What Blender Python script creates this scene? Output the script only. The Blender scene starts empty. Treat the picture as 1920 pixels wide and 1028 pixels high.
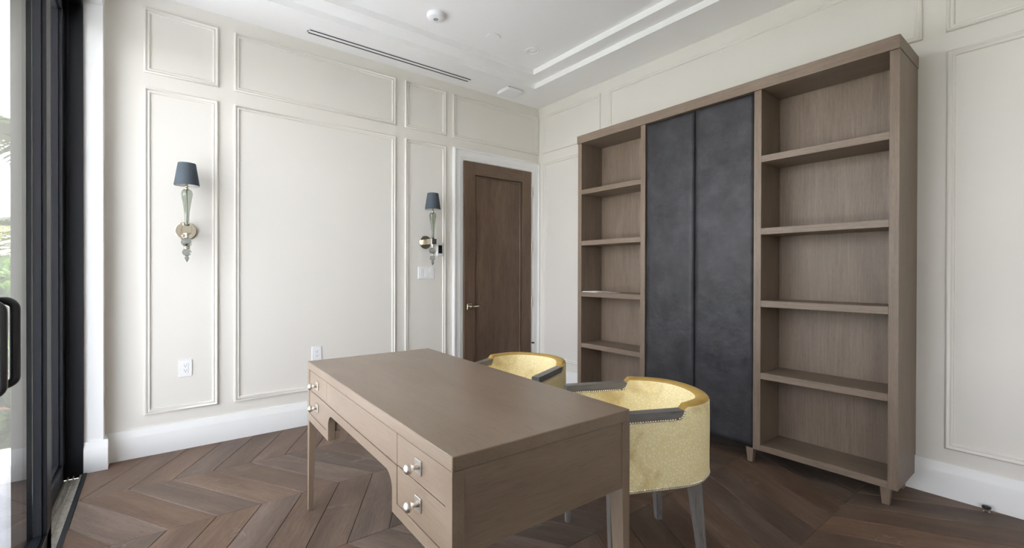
import bpy, bmesh, math, random
from mathutils import Vector, Matrix

random.seed(7)
scene = bpy.context.scene
COL = scene.collection

# ------------------------------------------------------------------ camera
YAW, PIT, ROL = 0.9058, 0.0040, 0.0025
F0 = Vector((math.cos(YAW), math.sin(YAW), 0)); R0 = Vector((math.sin(YAW), -math.cos(YAW), 0)); U0 = Vector((0, 0, 1))
FW = F0 * math.cos(PIT) - U0 * math.sin(PIT); U1 = U0 * math.cos(PIT) + F0 * math.sin(PIT)
RT = R0 * math.cos(ROL) + U1 * math.sin(ROL); UP = U1 * math.cos(ROL) - R0 * math.sin(ROL)
cam_d = bpy.data.cameras.new('camera'); cam = bpy.data.objects.new('camera', cam_d); COL.objects.link(cam)
cam_d.sensor_width = 36.0; cam_d.lens = 854.2 * 36.0 / 1920.0; cam_d.clip_start = 0.02; cam_d.clip_end = 500
cam.matrix_world = Matrix(((RT.x, UP.x, -FW.x, -3.3959), (RT.y, UP.y, -FW.y, -3.8553), (RT.z, UP.z, -FW.z, 1.2167), (0, 0, 0, 1)))
scene.camera = cam

# ------------------------------------------------------------------ exposure / render look
vs = scene.view_settings
vs.view_transform = 'Standard'; vs.look = 'None'; vs.exposure = 0.84; vs.gamma = 1.0; vs.use_curve_mapping = False
cy = scene.cycles
cy.use_denoising = True; cy.denoiser = 'OPENIMAGEDENOISE'; cy.denoising_input_passes = 'RGB_ALBEDO_NORMAL'; cy.denoising_prefilter = 'ACCURATE'
cy.max_bounces = 14; cy.diffuse_bounces = 8; cy.glossy_bounces = 5; cy.transmission_bounces = 10; cy.transparent_max_bounces = 16
cy.sample_clamp_indirect = 6.0; cy.caustics_reflective = False; cy.caustics_refractive = False
cy.use_adaptive_sampling = True; cy.adaptive_threshold = 0.008

# ------------------------------------------------------------------ world: hazy bright sky
SKY_STRENGTH = 6.0
SUN_STRENGTH = 44.0
world = bpy.data.worlds.new('sky'); scene.world = world; world.use_nodes = True
wn, wl = world.node_tree.nodes, world.node_tree.links
wn.clear()
w_out = wn.new('ShaderNodeOutputWorld'); w_bg = wn.new('ShaderNodeBackground')
w_tc = wn.new('ShaderNodeTexCoord'); w_sep = wn.new('ShaderNodeSeparateXYZ')
w_ramp = wn.new('ShaderNodeValToRGB'); w_noise = wn.new('ShaderNodeTexNoise'); w_map = wn.new('ShaderNodeMapping')
w_cr = wn.new('ShaderNodeValToRGB'); w_mix = wn.new('ShaderNodeMixRGB')
wl.new(w_tc.outputs['Generated'], w_sep.inputs[0]); wl.new(w_sep.outputs['Z'], w_ramp.inputs[0])
e = w_ramp.color_ramp.elements                     # bright haze on the horizon, deeper blue overhead
e[0].position = 0.0; e[0].color = (1.0, 0.965, 1.0, 1); e[1].position = 0.85; e[1].color = (0.17, 0.23, 0.32, 1)
k_ = e.new(0.22); k_.color = (0.74, 0.74, 0.815, 1)
k_ = e.new(0.5); k_.color = (0.34, 0.385, 0.48, 1)
wl.new(w_tc.outputs['Generated'], w_map.inputs[0]); w_map.inputs['Scale'].default_value = (1, 1, 2.6)
wl.new(w_map.outputs[0], w_noise.inputs['Vector']); w_noise.inputs['Scale'].default_value = 2.2; w_noise.inputs['Detail'].default_value = 7
wl.new(w_noise.outputs['Fac'], w_cr.inputs[0]); w_cr.color_ramp.elements[0].position = 0.38; w_cr.color_ramp.elements[1].position = 0.62
w_mix.blend_type = 'SCREEN'; w_mix.inputs[2].default_value = (0.30, 0.29, 0.28, 1)
wl.new(w_cr.outputs[0], w_mix.inputs[0]); wl.new(w_ramp.outputs[0], w_mix.inputs[1])
wl.new(w_mix.outputs[0], w_bg.inputs['Color']); w_bg.inputs['Strength'].default_value = SKY_STRENGTH
wl.new(w_bg.outputs[0], w_out.inputs[0])

# sun: high, coming from behind the house so none of it enters the room directly
sun_d = bpy.data.lights.new('sun', 'SUN'); sun_d.energy = SUN_STRENGTH; sun_d.angle = math.radians(0.6); sun_d.color = (1.0, 0.955, 0.965)
sun = bpy.data.objects.new('sun', sun_d); COL.objects.link(sun)
to_sun = Vector((0.05, 0.45, 0.89)).normalized()
sun.rotation_euler = to_sun.to_track_quat('Z', 'Y').to_euler(); sun.location = (-6, 6, 12)

# sky portal in the sliding-door opening (guides sampling of the sky, gives no light of its own)
por_d = bpy.data.lights.new('sky_portal', 'AREA'); por_d.shape = 'RECTANGLE'; por_d.size = 2.75; por_d.size_y = 2.99
por_d.cycles.is_portal = True
por = bpy.data.objects.new('sky_portal', por_d); COL.objects.link(por)
por.location = (-3.90, -1.612, 1.41); por.rotation_euler = (0, math.radians(-90), 0)

por2_d = por_d.copy(); por2_d.size_y = 1.08; por2 = bpy.data.objects.new('sky_portal_rear', por2_d); COL.objects.link(por2)
por2.location = (-3.90, -5.25, 1.41); por2.rotation_euler = por.rotation_euler

# ------------------------------------------------------------------ materials
MATS = {}
def new_mat(name):
    m = bpy.data.materials.new(name); m.use_nodes = True; m.node_tree.nodes.clear()
    out = m.node_tree.nodes.new('ShaderNodeOutputMaterial'); b = m.node_tree.nodes.new('ShaderNodeBsdfPrincipled')
    m.node_tree.links.new(b.outputs[0], out.inputs[0]); MATS[name] = m
    return m, m.node_tree.nodes, m.node_tree.links, b, out
def bump(n, l, b, src, strength, dist):
    bp = n.new('ShaderNodeBump'); bp.inputs['Strength'].default_value = strength; bp.inputs['Distance'].default_value = dist
    l.new(src, bp.inputs['Height']); l.new(bp.outputs[0], b.inputs['Normal']); return bp
def plain(name, color, rough=0.5, metal=0.0, noise=0.0, nscale=40, bstr=0.0, spec=None, coat=0.0):
    m, n, l, b, o = new_mat(name)
    b.inputs['Base Color'].default_value = (*color, 1); b.inputs['Roughness'].default_value = rough; b.inputs['Metallic'].default_value = metal
    if spec is not None: b.inputs['Specular IOR Level'].default_value = spec
    if coat: b.inputs['Coat Weight'].default_value = coat
    tc = n.new('ShaderNodeTexCoord'); t = n.new('ShaderNodeTexNoise'); t.inputs['Scale'].default_value = nscale; t.inputs['Detail'].default_value = 4
    l.new(tc.outputs['Object'], t.inputs['Vector'])
    if noise:
        r = n.new('ShaderNodeValToRGB'); r.color_ramp.elements[0].position = 0.3; r.color_ramp.elements[1].position = 0.7
        r.color_ramp.elements[0].color = (*[c * (1 - noise) for c in color], 1); r.color_ramp.elements[1].color = (*[min(1, c * (1 + noise)) for c in color], 1)
        l.new(t.outputs['Fac'], r.inputs[0]); l.new(r.outputs[0], b.inputs['Base Color'])
    if bstr: bump(n, l, b, t.outputs['Fac'], bstr, 0.002)
    return m
def wood(name, dark, mid, light, axis, fine=90.0, rough=0.42, bstr=0.12, rand=0.0, cloud=0.5, spec=0.4, pores=0.35, scr=False):
    """straight-grained stained timber, grain along the given local axis"""
    m, n, l, b, o = new_mat(name)
    tc = n.new('ShaderNodeTexCoord'); mp = n.new('ShaderNodeMapping')
    sc = [1.0, 1.0, 1.0]; sc[axis] = 0.028
    mp.inputs['Scale'].default_value = sc
    vec = tc.outputs['Object']
    if rand:
        oi = n.new('ShaderNodeObjectInfo'); ml = n.new('ShaderNodeVectorMath'); ml.operation = 'SCALE'
        ml.inputs[0].default_value = (31.7, 17.3, 23.9); l.new(oi.outputs['Random'], ml.inputs['Scale'])
        ad = n.new('ShaderNodeVectorMath'); l.new(vec, ad.inputs[0]); l.new(ml.outputs[0], ad.inputs[1]); vec = ad.outputs[0]
    l.new(vec, mp.inputs['Vector'])
    t1 = n.new('ShaderNodeTexNoise'); t1.inputs['Scale'].default_value = fine; t1.inputs['Detail'].default_value = 6; t1.inputs['Roughness'].default_value = 0.65
    l.new(mp.outputs[0], t1.inputs['Vector'])
    mp2 = n.new('ShaderNodeMapping'); sc2 = [1.0, 1.0, 1.0]; sc2[axis] = 0.22; mp2.inputs['Scale'].default_value = sc2; l.new(vec, mp2.inputs['Vector'])
    t2 = n.new('ShaderNodeTexNoise'); t2.inputs['Scale'].default_value = 7.0; t2.inputs['Detail'].default_value = 3; t2.inputs['Distortion'].default_value = 0.6
    l.new(mp2.outputs[0], t2.inputs['Vector'])
    mx = n.new('ShaderNodeMixRGB'); mx.inputs[0].default_value = cloud; l.new(t1.outputs['Fac'], mx.inputs[1]); l.new(t2.outputs['Fac'], mx.inputs[2])
    r = n.new('ShaderNodeValToRGB'); el = r.color_ramp.elements
    el[0].position = 0.28; el[0].color = (*dark, 1); el[1].position = 0.72; el[1].color = (*light, 1)
    k = el.new(0.5); k.color = (*mid, 1)
    l.new(mx.outputs[0], r.inputs[0]); colr = r.outputs[0]
    if rand:
        hs = n.new('ShaderNodeHueSaturation'); mr = n.new('ShaderNodeMapRange'); mr.inputs['To Min'].default_value = 1 - rand; mr.inputs['To Max'].default_value = 1 + rand
        l.new(oi.outputs['Random'], mr.inputs['Value']); l.new(mr.outputs[0], hs.inputs['Value'])
        mr2 = n.new('ShaderNodeMapRange'); mr2.inputs['To Min'].default_value = 0.78; mr2.inputs['To Max'].default_value = 1.12
        fr = n.new('ShaderNodeMath'); fr.operation = 'FRACT'; m7 = n.new('ShaderNodeMath'); m7.operation = 'MULTIPLY'; m7.inputs[1].default_value = 7.31
        l.new(oi.outputs['Random'], m7.inputs[0]); l.new(m7.outputs[0], fr.inputs[0]); l.new(fr.outputs[0], mr2.inputs['Value']); l.new(mr2.outputs[0], hs.inputs['Saturation'])
        l.new(colr, hs.inputs['Color']); colr = hs.outputs[0]
    # pores
    mp3 = n.new('ShaderNodeMapping'); sc3 = [1.0, 1.0, 1.0]; sc3[axis] = 0.05; mp3.inputs['Scale'].default_value = sc3; l.new(vec, mp3.inputs['Vector'])
    t3 = n.new('ShaderNodeTexNoise'); t3.inputs['Scale'].default_value = fine * 3.4; t3.inputs['Detail'].default_value = 2; l.new(mp3.outputs[0], t3.inputs['Vector'])
    pr = n.new('ShaderNodeValToRGB'); pr.color_ramp.elements[0].position = 0.33; pr.color_ramp.elements[0].color = (1 - pores,) * 3 + (1,); pr.color_ramp.elements[1].position = 0.46; pr.color_ramp.elements[1].color = (1, 1, 1, 1)
    l.new(t3.outputs['Fac'], pr.inputs[0])
    mm = n.new('ShaderNodeMixRGB'); mm.blend_type = 'MULTIPLY'; mm.inputs[0].default_value = 1; l.new(colr, mm.inputs[1]); l.new(pr.outputs[0], mm.inputs[2])
    colr = mm.outputs[0]
    if scr:   # faint pale scuffs on the used floor
        w = n.new('ShaderNodeTexNoise'); w.inputs['Scale'].default_value = 2.3; w.inputs['Detail'].default_value = 3; w.inputs['Distortion'].default_value = 1.2
        l.new(vec, w.inputs['Vector'])
        wr = n.new('ShaderNodeValToRGB'); we = wr.color_ramp.elements; we[0].position = 0.494; we[0].color = (0, 0, 0, 1); we[1].position = 0.506; we[1].color = (0, 0, 0, 1)
        wk = we.new(0.5); wk.color = (1, 1, 1, 1)
        l.new(w.outputs['Fac'], wr.inputs[0])
        w2 = n.new('ShaderNodeTexNoise'); w2.inputs['Scale'].default_value = 5.0; l.new(vec, w2.inputs['Vector'])
        w2r = n.new('ShaderNodeValToRGB'); w2r.color_ramp.elements[0].position = 0.56; w2r.color_ramp.elements[1].position = 0.66; w2r.color_ramp.elements[1].color = (0.35, 0.35, 0.35, 1)
        l.new(w2.outputs['Fac'], w2r.inputs[0])
        mu = n.new('ShaderNodeMixRGB'); mu.blend_type = 'MULTIPLY'; mu.inputs[0].default_value = 1; l.new(wr.outputs[0], mu.inputs[1]); l.new(w2r.outputs[0], mu.inputs[2])
        ms = n.new('ShaderNodeMixRGB'); l.new(mu.outputs[0], ms.inputs[0]); l.new(colr, ms.inputs[1]); ms.inputs[2].default_value = (0.34, 0.29, 0.26, 1); colr = ms.outputs[0]
    l.new(colr, b.inputs['Base Color'])
    b.inputs['Specular IOR Level'].default_value = spec
    rr = n.new('ShaderNodeMapRange'); rr.inputs['To Min'].default_value = rough - 0.06; rr.inputs['To Max'].default_value = rough + 0.08; l.new(t1.outputs['Fac'], rr.inputs['Value']); l.new(rr.outputs[0], b.inputs['Roughness'])
    bump(n, l, b, t1.outputs['Fac'], bstr, 0.0012)
    return m

M_WALL = plain('wall_paint', (0.750, 0.724, 0.672), 0.62, bstr=0.03, nscale=220)
M_TRIM = plain('trim_paint', (0.85, 0.85, 0.84), 0.38, bstr=0.02, nscale=150)
M_CEIL = plain('ceiling_paint', (0.91, 0.91, 0.90), 0.7, bstr=0.03, nscale=200)
M_SUB = plain('subfloor', (0.03, 0.022, 0.018), 0.9, noise=0.2)
M_FLOOR = wood('oak_floor', (0.072, 0.044, 0.029), (0.130, 0.083, 0.057), (0.200, 0.136, 0.098), 1, fine=120, rough=0.52, bstr=0.22, rand=0.13, cloud=0.62, spec=0.28, pores=0.3, scr=True)
DK = ((0.172, 0.122, 0.084), (0.212, 0.155, 0.110), (0.258, 0.195, 0.145))
M_DESK_T = wood('desk_wood_along', *DK, 1, fine=95, rough=0.33, bstr=0.05, cloud=0.6, spec=0.75, pores=0.16)
M_DESK_X = wood('desk_wood_across', *DK, 0, fine=95, rough=0.36, bstr=0.05, cloud=0.6, spec=0.75, pores=0.16)
M_DESK_Z = wood('desk_wood_upright', *DK, 2, fine=95, rough=0.36, bstr=0.05, cloud=0.6, spec=0.75, pores=0.16)
BK = ((0.135, 0.097, 0.067), (0.190, 0.142, 0.103), (0.250, 0.195, 0.150))
M_CASE_Z = wood('bookcase_wood_upright', *BK, 2, fine=150, rough=0.45, bstr=0.06, cloud=0.40, pores=0.22)
M_CASE_Y = wood('bookcase_wood_level', *BK, 1, fine=150, rough=0.45, bstr=0.06, cloud=0.40, pores=0.22)
M_DOOR = wood('door_wood', (0.070, 0.043, 0.026), (0.112, 0.070, 0.044), (0.155, 0.102, 0.066), 2, fine=45, rough=0.40, bstr=0.08, cloud=0.7)
M_DOORX = wood('door_wood_level', (0.070, 0.043, 0.026), (0.112, 0.070, 0.044), (0.155, 0.102, 0.066), 0, fine=45, rough=0.40, bstr=0.08, cloud=0.7)
GL = ((0.130, 0.122, 0.116), (0.175, 0.165, 0.158), (0.225, 0.215, 0.207))
M_CHAIR_Z = wood('chair_wood_upright', *GL, 2, fine=80, rough=0.34, bstr=0.06, cloud=0.4)
M_CHAIR_X = wood('chair_wood_level', *GL, 0, fine=80, rough=0.34, bstr=0.06, cloud=0.4)
M_NICKEL = plain('polished_nickel', (0.72, 0.66, 0.54), 0.10, 1.0)
M_SATIN = plain('satin_nickel', (0.66, 0.62, 0.56), 0.36, 1.0)
M_NAIL = plain('nailhead_metal', (0.86, 0.82, 0.72), 0.22, 1.0)
M_BLACKM = plain('black_metal', (0.012, 0.012, 0.014), 0.35, 0.0, spec=0.5)
M_FRAME = plain('dark_bronze_aluminium', (0.0045, 0.0055, 0.0085), 0.45, 0.0, spec=0.28)
M_ALU = plain('track_aluminium', (0.50, 0.47, 0.42), 0.45, 0.35, noise=0.25, nscale=35)
M_WHITE = plain('white_plastic', (0.84, 0.84, 0.85), 0.35)
M_GREYP = plain('grey_plastic', (0.36, 0.36, 0.37), 0.4)
M_SLOT = plain('slot_black', (0.006, 0.006, 0.007), 0.8)
M_SCREEN = plain('dark_screen', (0.010, 0.010, 0.012), 0.12)
M_PAPER = plain('paper', (0.86, 0.86, 0.86), 0.6)
M_SHADE = plain('shade_fabric', (0.050, 0.066, 0.082), 0.75, noise=0.10, nscale=400, bstr=0.15)
M_SHADEIN = plain('shade_lining', (0.78, 0.78, 0.77), 0.8)
M_STUCCO = plain('stucco', (0.50, 0.425, 0.33), 0.9, noise=0.08, nscale=60, bstr=0.4)
M_PAVE = plain('pale_paving', (0.69, 0.685, 0.71), 0.8, noise=0.08, nscale=8)
M_LAWN = plain('lawn', (0.07, 0.078, 0.045), 0.9, noise=0.4, nscale=30)
M_TRUNK = plain('palm_trunk', (0.20, 0.15, 0.10), 0.9, noise=0.4, nscale=25, bstr=0.6)
def leafm(name, c):
    m = plain(name, c, 0.5, noise=0.35, nscale=6); n = m.node_tree.nodes; l = m.node_tree.links
    b = [x for x in n if x.type == 'BSDF_PRINCIPLED'][0]; o = [x for x in n if x.type == 'OUTPUT_MATERIAL'][0]
    t = n.new('ShaderNodeBsdfTranslucent'); t.inputs[0].default_value = (*[min(1, k * 1.6) for k in c], 1); mx = n.new('ShaderNodeMixShader'); mx.inputs[0].default_value = 0.35
    l.new(b.outputs[0], mx.inputs[1]); l.new(t.outputs[0], mx.inputs[2]); l.new(mx.outputs[0], o.inputs[0]); return m
M_LEAF = leafm('shrub_leaf', (0.055, 0.105, 0.020)); M_PALMY = leafm('palm_leaf_yellow', (0.17, 0.18, 0.018)); M_PALMG = leafm('palm_leaf_green', (0.06, 0.085, 0.03))
M_FLOWER = plain('pink_flower', (0.22, 0.09, 0.08), 0.6)

# clear pane with a little dust
m, n, l, b, o = new_mat('window_glass'); n.remove(b)
tr = n.new('ShaderNodeBsdfTransparent'); tr.inputs[0].default_value = (0.93, 0.95, 0.95, 1)
gl = n.new('ShaderNodeBsdfGlossy'); gl.inputs['Roughness'].default_value = 0.01
ge = n.new('ShaderNodeNewGeometry'); dt = n.new('ShaderNodeVectorMath'); dt.operation = 'DOT_PRODUCT'; l.new(ge.outputs['Normal'], dt.inputs[0]); l.new(ge.outputs['Incoming'], dt.inputs[1])
def mth(op, a, b_=None):
    q = n.new('ShaderNodeMath'); q.operation = op
    for i_, x_ in enumerate((a, b_)):
        if x_ is None: continue
        if isinstance(x_, (int, float)): q.inputs[i_].default_value = x_
        else: l.new(x_, q.inputs[i_])
    return q.outputs[0]
# Schlick reflectance of one face of the pane (both faces are real)
fac_ = mth('ADD', mth('MULTIPLY', mth('POWER', mth('SUBTRACT', 1.0, mth('ABSOLUTE', dt.outputs['Value'])), 5.0), 0.96), 0.04)
mx = n.new('ShaderNodeMixShader'); l.new(fac_, mx.inputs[0]); l.new(tr.outputs[0], mx.inputs[1]); l.new(gl.outputs[0], mx.inputs[2])
du = n.new('ShaderNodeBsdfDiffuse'); du.inputs[0].default_value = (0.6, 0.6, 0.58, 1)
tc = n.new('ShaderNodeTexCoord'); mp = n.new('ShaderNodeMapping'); mp.inputs['Scale'].default_value = (1, 3.5, 1); l.new(tc.outputs['Object'], mp.inputs[0])
dn = n.new('ShaderNodeTexNoise'); dn.inputs['Scale'].default_value = 2.0; dn.inputs['Detail'].default_value = 6; dn.inputs['Distortion'].default_value = 1.5; l.new(mp.outputs[0], dn.inputs['Vector'])
dr = n.new('ShaderNodeMapRange'); dr.inputs['From Min'].default_value = 0.45; dr.inputs['From Max'].default_value = 0.8; dr.inputs['To Min'].default_value = 0.002; dr.inputs['To Max'].default_value = 0.035; l.new(dn.outputs['Fac'], dr.inputs['Value'])
mx2 = n.new('ShaderNodeMixShader'); l.new(dr.outputs[0], mx2.inputs[0]); l.new(mx.outputs[0], mx2.inputs[1]); l.new(du.outputs[0], mx2.inputs[2]); l.new(mx2.outputs[0], o.inputs[0])
M_PANE = m
# smoky blown glass
m, n, l, b, o = new_mat('smoky_glass')
b.inputs['Base Color'].default_value = (0.36, 0.385, 0.37, 1); b.inputs['Roughness'].default_value = 0.02; b.inputs['Transmission Weight'].default_value = 1.0; b.inputs['IOR'].default_value = 1.45
M_GLASS = m
m, n, l, b, o = new_mat('clear_grey_glass')
b.inputs['Base Color'].default_value = (0.64, 0.67, 0.63, 1); b.inputs['Roughness'].default_value = 0.02; b.inputs['Transmission Weight'].default_value = 1.0; b.inputs['IOR'].default_value = 1.45
M_GLASS_STEM = m
# quilted dark leather
m, n, l, b, o = new_mat('charcoal_leather')
tc = n.new('ShaderNodeTexCoord'); t1 = n.new('ShaderNodeTexNoise'); t1.inputs['Scale'].default_value = 7.5; t1.inputs['Detail'].default_value = 5; t1.inputs['Roughness'].default_value = 0.6
l.new(tc.outputs['Object'], t1.inputs['Vector'])
r = n.new('ShaderNodeValToRGB'); r.color_ramp.elements[0].position = 0.34; r.color_ramp.elements[0].color = (0.010, 0.010, 0.0125, 1); r.color_ramp.elements[1].position = 0.70; r.color_ramp.elements[1].color = (0.034, 0.034, 0.039, 1)
l.new(t1.outputs['Fac'], r.inputs[0]); l.new(r.outputs[0], b.inputs['Base Color'])
b.inputs['Roughness'].default_value = 0.48; b.inputs['Specular IOR Level'].default_value = 0.45
t2 = n.new('ShaderNodeTexVoronoi'); t2.inputs['Scale'].default_value = 420; l.new(tc.outputs['Object'], t2.inputs['Vector'])
t4 = n.new('ShaderNodeTexNoise'); t4.inputs['Scale'].default_value = 11; t4.inputs['Detail'].default_value = 3; l.new(tc.outputs['Object'], t4.inputs['Vector'])
b1 = n.new('ShaderNodeBump'); b1.inputs['Strength'].default_value = 0.25; b1.inputs['Distance'].default_value = 0.02; l.new(t4.outputs['Fac'], b1.inputs['Height'])
b2 = n.new('ShaderNodeBump'); b2.inputs['Strength'].default_value = 0.08; b2.inputs['Distance'].default_value = 0.001; l.new(t2.outputs['Distance'], b2.inputs['Height']); l.new(b1.outputs[0], b2.inputs['Normal']); l.new(b2.outputs[0], b.inputs['Normal'])
M_LEATHER = m
# gold velvet with an embossed crocodile pattern
def velvet(name, cell, edge, patch, emboss, sheen=0.35):
    m, n, l, b, o = new_mat(name)
    tc = n.new('ShaderNodeTexCoord'); nz = n.new('ShaderNodeTexNoise'); nz.inputs['Scale'].default_value = 14; l.new(tc.outputs['Object'], nz.inputs['Vector'])
    ad = n.new('ShaderNodeMixRGB'); ad.inputs[0].default_value = 0.025; l.new(tc.outputs['Object'], ad.inputs[1]); l.new(nz.outputs['Color'], ad.inputs[2])
    v = n.new('ShaderNodeTexVoronoi'); v.feature = 'DISTANCE_TO_EDGE'; v.inputs['Scale'].default_value = 72; l.new(ad.outputs[0], v.inputs['Vector'])
    r = n.new('ShaderNodeValToRGB'); r.color_ramp.elements[0].position = 0.02; r.color_ramp.elements[0].color = (*edge, 1); r.color_ramp.elements[1].position = 0.22; r.color_ramp.elements[1].color = (*cell, 1)
    l.new(v.outputs['Distance'], r.inputs[0])
    t = n.new('ShaderNodeTexNoise'); t.inputs['Scale'].default_value = 6.5; t.inputs['Detail'].default_value = 5; t.inputs['Distortion'].default_value = 0.8; l.new(tc.outputs['Object'], t.inputs['Vector'])
    tr_ = n.new('ShaderNodeValToRGB'); tr_.color_ramp.elements[0].position = 0.52; tr_.color_ramp.elements[0].color = (0, 0, 0, 1); tr_.color_ramp.elements[1].position = 0.74; tr_.color_ramp.elements[1].color = (1, 1, 1, 1)
    l.new(t.outputs['Fac'], tr_.inputs[0])
    mx = n.new('ShaderNodeMixRGB'); l.new(tr_.outputs[0], mx.inputs[0]); l.new(r.outputs[0], mx.inputs[1]); mx.inputs[2].default_value = (*patch, 1)
    l.new(mx.outputs[0], b.inputs['Base Color']); b.inputs['Roughness'].default_value = 0.62; b.inputs['Specular IOR Level'].default_value = 0.3
    b.inputs['Sheen Weight'].default_value = sheen; b.inputs['Sheen Roughness'].default_value = 0.4; b.inputs['Sheen Tint'].default_value = (1, 0.9, 0.6, 1)
    bump(n, l, b, v.outputs['Distance'], emboss, 0.004)
    return m
M_VELVET = velvet('gold_croc_velvet', (0.92, 0.83, 0.54), (0.84, 0.71, 0.37), (0.60, 0.44, 0.17), 0.35)
M_VELRIM = velvet('gold_velvet_grazing_shade', (0.42, 0.265, 0.065), (0.41, 0.255, 0.06), (0.25, 0.145, 0.030), 0.0, 0.12)  # rim colour deepened to paint in how the pile darkens at grazing view

# ------------------------------------------------------------------ builders
def children_of(o): return [c for c in bpy.data.objects if c.parent is o]
def tag(o, label=None, cat=None, group=None, kind=None):
    if label: o['label'] = label
    if cat: o['category'] = cat
    if group: o['group'] = group
    if kind: o['kind'] = kind
    return o
def empty(name, loc=(0, 0, 0), rz=0.0):
    o = bpy.data.objects.new(name, None); COL.objects.link(o); o.location = loc; o.rotation_euler = (0, 0, rz); o.empty_display_size = 0.05
    return o
def link(name, me, mat, parent=None, smooth=False):
    if mat is not None and not me.materials: me.materials.append(mat)
    if smooth: me.polygons.foreach_set('use_smooth', [True] * len(me.polygons))
    o = bpy.data.objects.new(name, me); COL.objects.link(o)
    if parent is not None: o.parent = parent
    return o

class MB:
    """collects vertices and faces of ONE part"""
    def __init__(s): s.v = []; s.f = []
    def add(s, v, f):
        k = len(s.v); s.v += [tuple(p) for p in v]; s.f += [tuple(i + k for i in q) for q in f]; return s
    def box(s, lo, hi, bev=0.0):
        x0, y0, z0 = lo; x1, y1, z1 = hi
        if bev <= 0:
            return s.add([(x0, y0, z0), (x1, y0, z0), (x1, y1, z0), (x0, y1, z0), (x0, y0, z1), (x1, y0, z1), (x1, y1, z1), (x0, y1, z1)],
                         [(0, 3, 2, 1), (4, 5, 6, 7), (0, 1, 5, 4), (1, 2, 6, 5), (2, 3, 7, 6), (3, 0, 4, 7)])
        bm = bmesh.new(); bmesh.ops.create_cube(bm, size=1.0)
        for w in bm.verts: w.co = Vector(((x0 + x1) / 2 + w.co.x * (x1 - x0), (y0 + y1) / 2 + w.co.y * (y1 - y0), (z0 + z1) / 2 + w.co.z * (z1 - z0)))
        bmesh.ops.bevel(bm, geom=bm.edges[:], offset=min(bev, 0.45 * min(x1 - x0, y1 - y0, z1 - z0)), segments=1, affect='EDGES', profile=0.7)
        bm.verts.index_update(); s.add([w.co[:] for w in bm.verts], [[w.index for w in q.verts] for q in bm.faces]); bm.free(); return s
    def loft(s, rings, cap=True):
        """rings: list of equal-length closed loops"""
        k = len(rings[0]); v = [p for r in rings for p in r]; f = []
        for i in range(len(rings) - 1):
            for j in range(k):
                a = i * k + j; b_ = i * k + (j + 1) % k; f.append((a, b_, b_ + k, a + k))
        if cap: f.append(tuple(range(k - 1, -1, -1))); f.append(tuple((len(rings) - 1) * k + j for j in range(k)))
        return s.add(v, f)
    def lathe(s, prof, c=(0, 0, 0), seg=28, ribs=0, rib_depth=0.0, rib_range=None, cap=False):
        rings = []
        for (r, z) in prof:
            rr = []
            for j in range(seg):
                a = 2 * math.pi * j / seg; q = r
                if ribs and (rib_range is None or rib_range[0] <= z <= rib_range[1]): q = r * (1 - rib_depth * (0.5 - 0.5 * math.cos(a * ribs)))
                rr.append((c[0] + q * math.cos(a), c[1] + q * math.sin(a), c[2] + z))
            rings.append(rr)
        return s.loft(rings, cap)
    def prism(s, pts, axis, a, b_):
        """closed 2-D polygon extruded along axis (0,1,2) from a to b"""
        def P(p, h):
            q = [p[0], p[1]]; q.insert(axis, h); return tuple(q)
        k = len(pts); v = [P(p, a) for p in pts] + [P(p, b_) for p in pts]
        f = [tuple(range(k)), tuple(range(2 * k - 1, k - 1, -1))] + [(i, i + k, (i + 1) % k + k, (i + 1) % k) for i in range(k)]
        return s.add(v, f)
    def tube(s, path, r, seg=10, cap=True):
        path = [Vector(p) for p in path]; rings = []; up = None
        for i, p in enumerate(path):
            d = (path[min(i + 1, len(path) - 1)] - path[max(i - 1, 0)]).normalized()
            if up is None: up = d.orthogonal().normalized()
            up = (up - d * up.dot(d)).normalized(); sd = d.cross(up)
            rr = r[i] if isinstance(r, (list, tuple)) else r
            rings.append([tuple(p + (up * math.cos(2 * math.pi * j / seg) + sd * math.sin(2 * math.pi * j / seg)) * rr) for j in range(seg)])
        return s.loft(rings, cap)
    def mesh(s, name):
        me = bpy.data.meshes.new(name); me.from_pydata(s.v, [], s.f); me.validate()
        bm = bmesh.new(); bm.from_mesh(me); bmesh.ops.recalc_face_normals(bm, faces=bm.faces[:]); bm.to_mesh(me); bm.free()
        return me
    def build(s, name, mat, parent=None, smooth=False, angle=None):
        me = s.mesh(name); o = link(name, me, mat, parent, smooth or angle is not None)
        if angle is not None:
            bm = bmesh.new(); bm.from_mesh(me)
            for ed in bm.edges:
                if len(ed.link_faces) == 2 and ed.calc_face_angle() > angle: ed.smooth = False
            bm.to_mesh(me); bm.free()
        return o
SA = math.radians(32)

def copy_tree(o, parent=None):
    c = o.copy(); COL.objects.link(c); c.parent = parent
    for ch in [k for k in bpy.data.objects if k.parent is o]: copy_tree(ch, c)
    return c

# ================================================================== THE ROOM
# corner of the two panelled walls at the origin; back wall lies in y = 0, right wall in x = 0
H1, H2, H3 = 3.05, 3.10, 3.15
XL, YF = -3.645, -6.2
def struct(o, label, cat): return tag(o, label, cat, kind='structure')

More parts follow.
